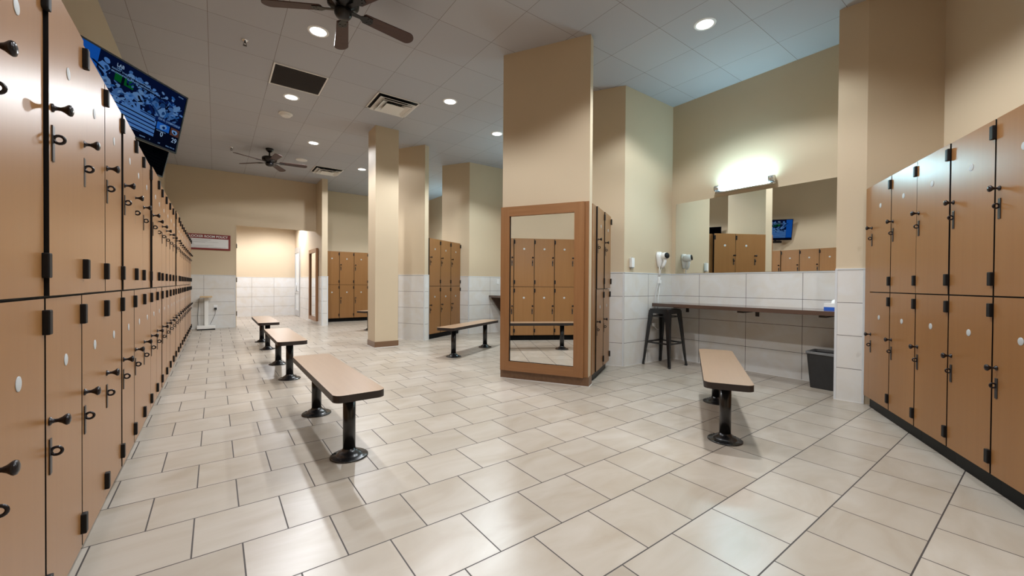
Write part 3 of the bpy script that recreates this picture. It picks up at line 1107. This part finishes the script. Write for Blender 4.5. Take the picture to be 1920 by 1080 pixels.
for i, (x, y, lab) in enumerate(DL):
    o = proto if i == 0 else copy_tree(proto)
    o.location = (x, y, CEIL)
    tag(o, lab, 'ceiling light', 'recessed downlights')
    ld = bpy.data.lights.new('downlight_beam', 'SPOT')
    ld.shadow_soft_size = 0.07
    ld.energy = LIGHT_W.get(i, 260.0)
    ld.spot_size = math.radians(162 if i in (2, 5) else 136)
    ld.spot_blend = 0.12 if i in (2, 5) else 0.3
    ld.color = (0.93, 0.965, 1.0) if x < 3 else (0.74, 0.93, 1.0)
    lo = bpy.data.objects.new('downlight_beam', ld)
    COL.objects.link(lo)
    lo.parent = o
    lo.location = (0, 0, -0.012)
# passage lamps; the left one is unseen, added to spread light in there
for j, (x, y) in enumerate(((1.55, 13.9), (0.1, 13.3))):
    o = copy_tree(proto)
    for ch in list(o.children):
        if ch.type == 'LIGHT':
            ch.data = ch.data.copy()
            ch.data.energy = 680
            ch.data.spot_size = math.radians(165)
            ch.data.spot_blend = 0.5
            ch.data.color = (0.95, 0.96, 1.0)
    o.location = (x, y, 3.05)
    tag(o, ['downlight inside the passage near the glass door', 'added unseen downlight inside the passage left of the opening'][j], 'ceiling light', 'passage downlights')

# return-air grille
o = thing('return_grille', 'dark square return-air grille in the ceiling', 'vent', (0.868, 5.89, CEIL))
m = MB()
for lo, hi in (((-0.305, -0.305, -0.008), (0.305, -0.287, 0)), ((-0.305, 0.287, -0.008), (0.305, 0.305, 0)), ((-0.305, -0.287, -0.008), (-0.287, 0.287, 0)), ((0.287, -0.287, -0.008), (0.305, 0.287, 0))):
    m.box(lo, hi)
m.build('frame', M['vent_white'], o)
m = MB()
m.box((-0.287, -0.287, -0.004), (0.287, 0.287, 0))
for i in range(45):
    y = -0.27 + i * 0.012
    m.box((-0.287, y, -0.0075), (0.287, y + 0.004, -0.004))
m.build('grille', M['vent_dark'], o)


def supply_vent(x, y, label):
    o = thing('supply_vent', label, 'vent', (x, y, CEIL), 0, 'square supply vents')

    def cone(r0, z0, r1, z1, th=0.004):
        m = MB()
        for a, za, b, zb in ((r0, z0, r1, z1), (r1 - 0.001, z1 + th, r0 - 0.001, z0 + th)):
            A = [(-a, -a, za), (a, -a, za), (a, a, za), (-a, a, za)]
            B = [(-b, -b, zb), (b, -b, zb), (b, b, zb), (-b, b, zb)]
            for i in range(4):
                m.quadface([A[i], A[(i + 1) % 4], B[(i + 1) % 4], B[i]])
        return m
    m = cone(0.302, -0.003, 0.285, -0.006)
    for a in range(4):
        m.box((-0.305, 0.285, -0.006), (0.305, 0.306, 0.0), mtx=Matrix.Rotation(a * PI / 2, 4, 'Z'))
    m.build('frame', M['vent_white'], o)
    m = MB()
    m.box((-0.285, -0.285, -0.002), (0.285, 0.285, 0.0))
    m.build('throat', M['black'], o)
    cone(0.262, -0.036, 0.17, -0.004).build('louver', M['vent_white'], o)
    m = cone(0.215, -0.05, 0.215, -0.044)
    m.build('louver', M['vent_white'], o)
    cone(0.205, -0.058, 0.11, -0.012).build('louver', M['vent_white'], o)
    m = MB()
    m.box((-0.135, -0.135, -0.062), (0.135, 0.135, -0.055))
    m.box((-0.03, -0.03, -0.055), (0.03, 0.03, -0.002))
    m.build('center_plate', M['vent_white'], o)
    return o


supply_vent(2.108, 5.87, 'white square supply vent in front of the plain column')
supply_vent(2.108, 10.21, 'white square supply vent far off beside the divider')

for i, (x, y, lab) in enumerate(((0.26, 5.28, 'small ceiling sprinkler nearer the camera, above the television'), (0.253, 9.60, 'small ceiling sprinkler left of the far fan'))):
    o = thing('sprinkler', lab, 'sprinkler', (x, y, CEIL), 0, 'ceiling sprinklers')
    m = MB()
    m.lathe([(0.034, 0.0), (0.034, -0.003), (0.018, -0.012), (0, -0.012)], 20)
    m.build('escutcheon', M['chrome'], o)
    m = MB()
    m.cyl((0, 0, -0.01), (0, 0, -0.03), 0.009, 10)
    m.tube([(0.012, 0, -0.028), (0.014, 0, -0.042), (0.004, 0, -0.055)], 0.003, 6)
    m.tube([(-0.012, 0, -0.028), (-0.014, 0, -0.042), (-0.004, 0, -0.055)], 0.003, 6)
    m.lathe([(0, -0.055), (0.02, -0.056), (0.02, -0.0585), (0, -0.0595)], 12)
    m.build('head', M['hasp_steel'], o)
o = thing('smoke_detector', 'round white smoke detector on the ceiling', 'smoke detector', (0.881, 7.17, CEIL))
m = MB()
m.lathe([(0.10, 0), (0.10, -0.012), (0.092, -0.018), (0, -0.018)], 28)
m.build('base', M['vent_white'], o)
m = MB()
m.lathe([(0.078, -0.018), (0.07, -0.04), (0.05, -0.05), (0.03, -0.048), (0.026, -0.043), (0, -0.043)], 28)
m.build('sensor_head', M['vent_white'], o)
o = thing('ceiling_speaker', 'flat round ceiling speaker beyond the far fan', 'speaker', (1.485, 9.66, CEIL))
m = MB()
m.lathe([(0.115, 0), (0.113, -0.006), (0.10, -0.009), (0.0, -0.007)], 32)
m.build('grille', M['vent_white'], o)


def ceiling_fan(x, y, a0, label):
    root = thing('ceiling_fan', label, 'ceiling fan', (x, y, CEIL), 0, 'dark five-blade ceiling fans')
    m = MB()
    m.lathe([(0.0, 0), (0.068, 0), (0.066, -0.02), (0.05, -0.05), (0.026, -0.07), (0.0, -0.072)], 28)
    m.build('canopy', M['fan_metal'], root)
    m = MB()
    m.cyl((0, 0, -0.06), (0, 0, -0.16), 0.013, 14)
    m.build('downrod', M['fan_metal'], root)
    m = MB()
    m.lathe([(0.0, -0.145), (0.03, -0.147), (0.05, -0.155), (0.10, -0.16), (0.128, -0.175), (0.133, -0.20), (0.128, -0.235), (0.105, -0.25), (0.07, -0.258), (0.065, -0.28),
             (0.072, -0.285), (0.072, -0.31), (0.058, -0.332), (0.03, -0.345), (0, -0.348)], 32)
    m.build('motor_housing', M['fan_metal'], root)
    for k in range(5):
        a = a0 + k * 2 * PI / 5
        rotm = Matrix.Rotation(a, 4, 'Z')
        tilt = Matrix.Rotation(math.radians(-12), 4, 'X')
        m = MB()
        # tapered round-ended blade, 0.19 to 0.66 from the axis
        outline = [(0.185, -0.05)] + [(0.60 + 0.062 * math.cos(t), 0.066 * math.sin(t)) for t in [-PI / 2 + PI * i / 10 for i in range(11)]] + [(0.185, 0.05)]
        outline += [(0.172, 0.03), (0.172, -0.03)]
        vs = m.prism(outline, -0.004, 0.004)
        mt = rotm @ Matrix.Translation((0, 0, -0.262)) @ tilt
        bmesh.ops.transform(m.bm, matrix=mt, verts=m.bm.verts[:])
        bl = m.build('blade', M['fan_blade'], root)
        m = MB()
        # forked iron arm under the blade root
        arm = [(0.07, -0.02), (0.15, -0.016), (0.19, -0.042), (0.25, -0.036), (0.262, 0.0), (0.25, 0.036), (0.19, 0.042), (0.15, 0.016), (0.07, 0.02)]
        m.prism(arm, -0.011, -0.0045)
        for sx, sy in ((0.215, -0.022), (0.215, 0.022), (0.24, 0)):
            m.lathe([(0.007, -0.011), (0.007, -0.013), (0, -0.0145)], 8, Matrix.Translation((sx, sy, 0)))
        bmesh.ops.transform(m.bm, matrix=mt, verts=m.bm.verts[:])
        m.build('blade_iron', M['fan_metal'], bl)
    return root


ceiling_fan(0.89, 3.70, math.radians(6), 'dark ceiling fan cut by the top edge of the photo')
ceiling_fan(0.86, 9.25, math.radians(-10), 'small-looking dark ceiling fan over the farthest bench')

# ------------------------------------------------------------------ televisions on the left wall
PICT = {}


def pic(key, rgb, k=1.0):
    if key not in PICT:
        PICT[key] = emis('screen_' + key, srgb(*rgb), k)
    return PICT[key]


def television(near, far, drop, back, label, picture):
    """near/far = plan points of the top edge (near end first, z given); the screen leans by 'back' over 'drop'."""
    N, Fp = Vector(near), Vector(far)
    w = Fp - N
    W = w.length
    xh = w.normalized()
    nh = Vector((xh.y, -xh.x, 0))                       # towards the viewer
    dn = (Vector((0, 0, -drop)) - nh * back)
    Hh = dn.length
    zh = -dn.normalized()
    yh = zh.cross(xh)                                   # into the set
    ctr = N + w * 0.5 + dn * 0.5
    root = bpy.data.objects.new('television', None)
    COL.objects.link(root)
    root.matrix_world = Matrix(((xh.x, yh.x, zh.x, ctr.x), (xh.y, yh.y, zh.y, ctr.y), (xh.z, yh.z, zh.z, ctr.z), (0, 0, 0, 1)))
    tag(root, label, 'television')
    hw, hh = W / 2, Hh / 2
    m = MB()
    m.box((-hw, 0.0015, -hh), (hw, 0.030, hh), 0, bevel=0.003)
    m.box((-hw * 0.55, 0.028, -hh * 0.7), (hw * 0.55, 0.06, hh * 0.35), 0, bevel=0.01)
    bz = 0.012
    for lo, hi in (((-hw, -0.004, -hh), (hw, 0.003, -hh + bz * 1.3)), ((-hw, -0.004, hh - bz), (hw, 0.003, hh)), ((-hw, -0.004, -hh), (-hw + bz, 0.003, hh)), ((hw - bz, -0.004, -hh), (hw, 0.003, hh))):
        m.box(lo, hi)
    m.build('housing', M['tv_black'], root)
    # picture, all in one mesh: u across, v down
    m = MB()
    mats = []

    def mi(mt):
        if mt not in mats:
            mats.append(mt)
        return mats.index(mt)

    def P(u, v, lay):
        return (-hw + bz + u * (2 * hw - 2 * bz), 0.0014 - 0.0002 * lay, hh - bz - v * (2 * hh - 2.2 * bz))

    def poly(pts, mt, lay):
        f = m.quadface([P(u, v, lay) for u, v in pts], mi(mt))
        return f

    def blob(cu, cv, ru, rv, mt, lay, n=14, ang=0.0, jit=0.0):
        rnd = random.Random(int(cu * 1e4 + cv * 77))
        pts = []
        for i in range(n):
            t = 2 * PI * i / n
            k = 1 + rnd.uniform(-jit, jit)
            x, y = ru * math.cos(t) * k, rv * math.sin(t) * k
            pts.append((min(1, max(0, cu + x * math.cos(ang) - y * math.sin(ang))), min(1, max(0, cv + x * math.sin(ang) + y * math.cos(ang)))))
        poly(pts, mt, lay)
    picture(poly, blob)
    bmesh.ops.remove_doubles(m.bm, verts=m.bm.verts[:], dist=1e-7)
    scr = m.build('screen', mats, root)
    return root, scr, P


def game(poly, blob):
    base = pic('deep', (9, 22, 58))
    poly([(0, 0), (1, 0), (1, 1), (0, 1)], base, 0)
    blue = pic('blue', (24, 92, 190))
    mid = pic('mid', (46, 100, 170))
    lt = pic('light', (120, 165, 220))
    lt2 = pic('pale', (86, 136, 205))
    dk = pic('dark', (8, 14, 34))
    nav = pic('navy', (14, 36, 92))
    grn = pic('green', (10, 92, 40))
    poly([(0, 0), (0.145, 0), (0.135, 0.9), (0, 0.9)], blue, 1)
    # field stripes
    poly([(0.14, 0.50), (0.80, 0.58), (0.80, 0.9), (0.14, 0.9)], lt2, 1)
    for i in range(7):
        v = 0.53 + 0.062 * i
        poly([(0.14, v), (0.80, v + 0.055), (0.80, v + 0.071 + 0.004 * (i % 3)), (0.14, v + 0.014)], dk if i % 2 else nav, 2)
    poly([(0.80, 0.30), (1, 0.33), (1, 0.36), (0.80, 0.33)], lt2, 2)
    # sideline crowd and players
    poly([(0.29, 0.19), (0.46, 0.22), (0.46, 0.33), (0.29, 0.31)], grn, 2)
    poly([(0.35, 0.18), (0.375, 0.18), (0.375, 0.34), (0.35, 0.34)], dk, 3)
    rnd = random.Random(3)
    tones = [dk, nav, mid, pic('steel', (30, 66, 120)), pic('mist', (70, 112, 172)), lt2, pic('cloud', (104, 146, 200)), base]
    for cu, cv, sz in ((0.20, 0.17, 1.3), (0.24, 0.36, 1.2), (0.42, 0.13, 0.9), (0.50, 0.11, 0.8), (0.58, 0.16, 0.9), (0.66, 0.20, 0.9), (0.73, 0.17, 0.8), (0.79, 0.22, 0.9), (0.86, 0.20, 0.8),
                       (0.34, 0.42, 1.0), (0.44, 0.40, 1.0), (0.52, 0.36, 1.3), (0.60, 0.36, 1.0), (0.69, 0.34, 1.1), (0.77, 0.40, 1.5), (0.87, 0.38, 1.2), (0.92, 0.24, 0.9)):
        lean = rnd.uniform(-0.5, 0.5)
        jersey, trouser, hat = rnd.choice(tones[1:]), rnd.choice(tones), rnd.choice(tones[3:])
        for leg in (-1, 1):
            blob(cu + leg * 0.022 * sz + lean * 0.02, cv + 0.125 * sz, 0.014 * sz, 0.062 * sz, trouser, 3, 9, leg * 0.25 + lean, 0.22)
            blob(cu + leg * 0.026 * sz + lean * 0.03, cv + 0.17 * sz, 0.012 * sz, 0.022 * sz, rnd.choice(tones), 4, 7, leg * 0.3, 0.2)
        blob(cu, cv + 0.035 * sz, 0.036 * sz, 0.07 * sz, jersey, 4, 11, lean, 0.22)
        for arm in (-1, 1):
            blob(cu + arm * 0.036 * sz, cv + 0.04 * sz, 0.010 * sz, 0.05 * sz, rnd.choice(tones), 5, 8, arm * rnd.uniform(0.2, 1.1), 0.2)
        blob(cu + 0.01 * sz, cv + 0.03 * sz, 0.012 * sz, 0.028 * sz, rnd.choice(tones), 6, 7, lean, 0.3)
        blob(cu - lean * 0.03, cv - 0.05 * sz, 0.019 * sz, 0.030 * sz, hat, 6, 11, lean, 0.08)
    for i in range(10):
        blob(rnd.uniform(0.3, 0.98), rnd.uniform(0.05, 0.5), rnd.uniform(0.006, 0.022), rnd.uniform(0.01, 0.03), rnd.choice(tones), 7, 7, rnd.uniform(0, 3), 0.35)
    # captions bar
    poly([(0.24, 0.135), (0.66, 0.185), (0.66, 0.205), (0.24, 0.155)], dk, 7)
    poly([(0.24, 0.165), (0.74, 0.225), (0.74, 0.245), (0.24, 0.19)], dk, 7)
    # score panel
    poly([(0.735, 0.60), (1, 0.60), (1, 0.91), (0.735, 0.91)], dk, 8)
    poly([(0.745, 0.61), (0.885, 0.61), (0.885, 0.73), (0.745, 0.73)], pic('badge', (34, 104, 205)), 9)
    poly([(0.90, 0.61), (1, 0.61), (1, 0.74), (0.90, 0.74)], pic('rust', (92, 60, 52)), 9)
    blob(0.815, 0.67, 0.034, 0.05, lt, 10, 12, 0.3, 0.15)
    blob(0.822, 0.675, 0.018, 0.026, nav, 11, 10, 0.3, 0.2)
    blob(0.95, 0.675, 0.030, 0.045, lt, 10, 12, -0.3, 0.25)
    blob(0.945, 0.68, 0.013, 0.022, dk, 11, 10, -0.3, 0.2)
    poly([(0.0, 0.91), (1, 0.91), (1, 1), (0, 1)], dk, 8)
    poly([(0.735, 0.52), (1, 0.52), (1, 0.59), (0.735, 0.59)], nav, 8)


txt = emis('screen_text', srgb(120, 160, 210), 1.0)
txt2 = emis('screen_digits', srgb(170, 200, 235), 1.0)
tv, scr, P = television((-0.74, 3.97, 2.757), (-0.2, 4.73, 2.757), 0.512, 0.112, 'television on the left wall showing a blue football broadcast with score 0 to 29', game)
for body, size, u, v, wfit in (('0', 0.058, 0.795, 0.80, 0), ('29', 0.058, 0.925, 0.82, 0), ('RIGHT THERE BY ALEXANDER', 0.016, 0.25, 0.160, 0.36), ('BROWNFIELD MAKES HIS WAY OFF THE', 0.016, 0.25, 0.203, 0.46),
                               ('2024 IFL CHAMPIONSHIP', 0.026, 0.742, 0.556, 0.25), ('LAB', 0.034, 0.285, 0.085, 0), ('USA', 0.022, 0.29, 0.125, 0), ('BOTTOM', 0.012, 0.905, 0.045, 0), ('BOBCATS', 0.011, 0.75, 0.755, 0.10),
                               ('READING', 0.012, 0.60, 0.955, 0), ('2', 0.016, 0.70, 0.955, 0), ('1:47', 0.014, 0.79, 0.955, 0), ('BALL ON 25', 0.013, 0.88, 0.955, 0.1)):
    x, y, z = P(u, v, 16)
    t = text_mesh(body, size, 'caption', txt2 if body in ('0', '29', 'LAB') else txt, scr, (x, y - 0.0004, z), depth=0.0002, bold=0.0003)
    if wfit:
        xs = [q.co.x for q in t.data.vertices]
        t.scale = (wfit * 0.91 / (max(xs) - min(xs)), 1, 1)
m = MB()
m.box((-0.06, 0.055, -0.12), (0.06, 0.085, 0.12))
m.build('mount_plate', M['tv_black'], tv)
m = MB()
m.tube([(-0.01, 0.08, 0.0), (-0.16, 0.22, -0.02), (-0.24, 0.33, -0.05)], 0.022, 10)
m.box((-0.30, -0.01, -0.40), (-0.02, 0.14, -0.355)) if False else None
m.build('mount_arm', M['tv_black'], tv)
m = MB()
m.box((-0.26, 0.02, -0.335), (0.02, 0.17, -0.285), bevel=0.004)
m.box((-0.14, 0.05, -0.29), (-0.10, 0.07, -0.10))
m.build('receiver_box', M['tv_black'], tv)


def dim_game(poly, blob):
    poly([(0, 0), (1, 0), (1, 1), (0, 1)], pic('off', (4, 5, 8)), 0)
    for i in range(5):
        poly([(0.05, 0.5 + 0.08 * i), (0.95, 0.52 + 0.08 * i), (0.95, 0.54 + 0.08 * i), (0.05, 0.53 + 0.08 * i)], pic('offl', (8, 10, 14)), 1)
    for cu, cv in ((0.3, 0.3), (0.5, 0.25), (0.7, 0.35), (0.85, 0.3)):
        blob(cu, cv, 0.07, 0.14, pic('offd', (2, 3, 5)), 2, 12, 0.3, 0.2)


ang = math.radians(24.6)
tv2, scr2, P2 = television((-0.72, 5.74, 2.76), (-0.72 + 0.71 * math.sin(ang), 5.74 + 0.71 * math.cos(ang), 2.76), 0.425, 0.10,
                           'second darker television just behind and below the bright one', dim_game)
m = MB()
m.tube([(0, 0.055, 0.0), (-0.10, 0.16, 0.0), (-0.16, 0.23, 0.0)], 0.02, 10)
m.build('mount_arm', M['tv_black'], tv2)
o = thing('wall_speaker', 'small black box high on the left wall, seen only in the vanity mirror', 'speaker', (XL, 5.42, 2.62))
m = MB()
m.box((0, -0.075, -0.09), (0.10, 0.075, 0.09), bevel=0.006)
m.build('cabinet', M['tv_black'], o)
m = MB()
m.box((0.10, -0.062, -0.077), (0.104, 0.062, 0.077))
m.build('grille', M['vent_dark'], o)

# ------------------------------------------------------------------ light balance
w = bpy.data.worlds.new('world')
scene.world = w
w.use_nodes = True
w.node_tree.nodes['Background'].inputs['Color'].default_value = (0.02, 0.02, 0.02, 1)
w.node_tree.nodes['Background'].inputs['Strength'].default_value = 0.2
vs = scene.view_settings
vs.view_transform = 'Standard'
vs.look = 'None'
vs.gamma = 1.0
vs.use_curve_mapping = False
vs.exposure = -1.0
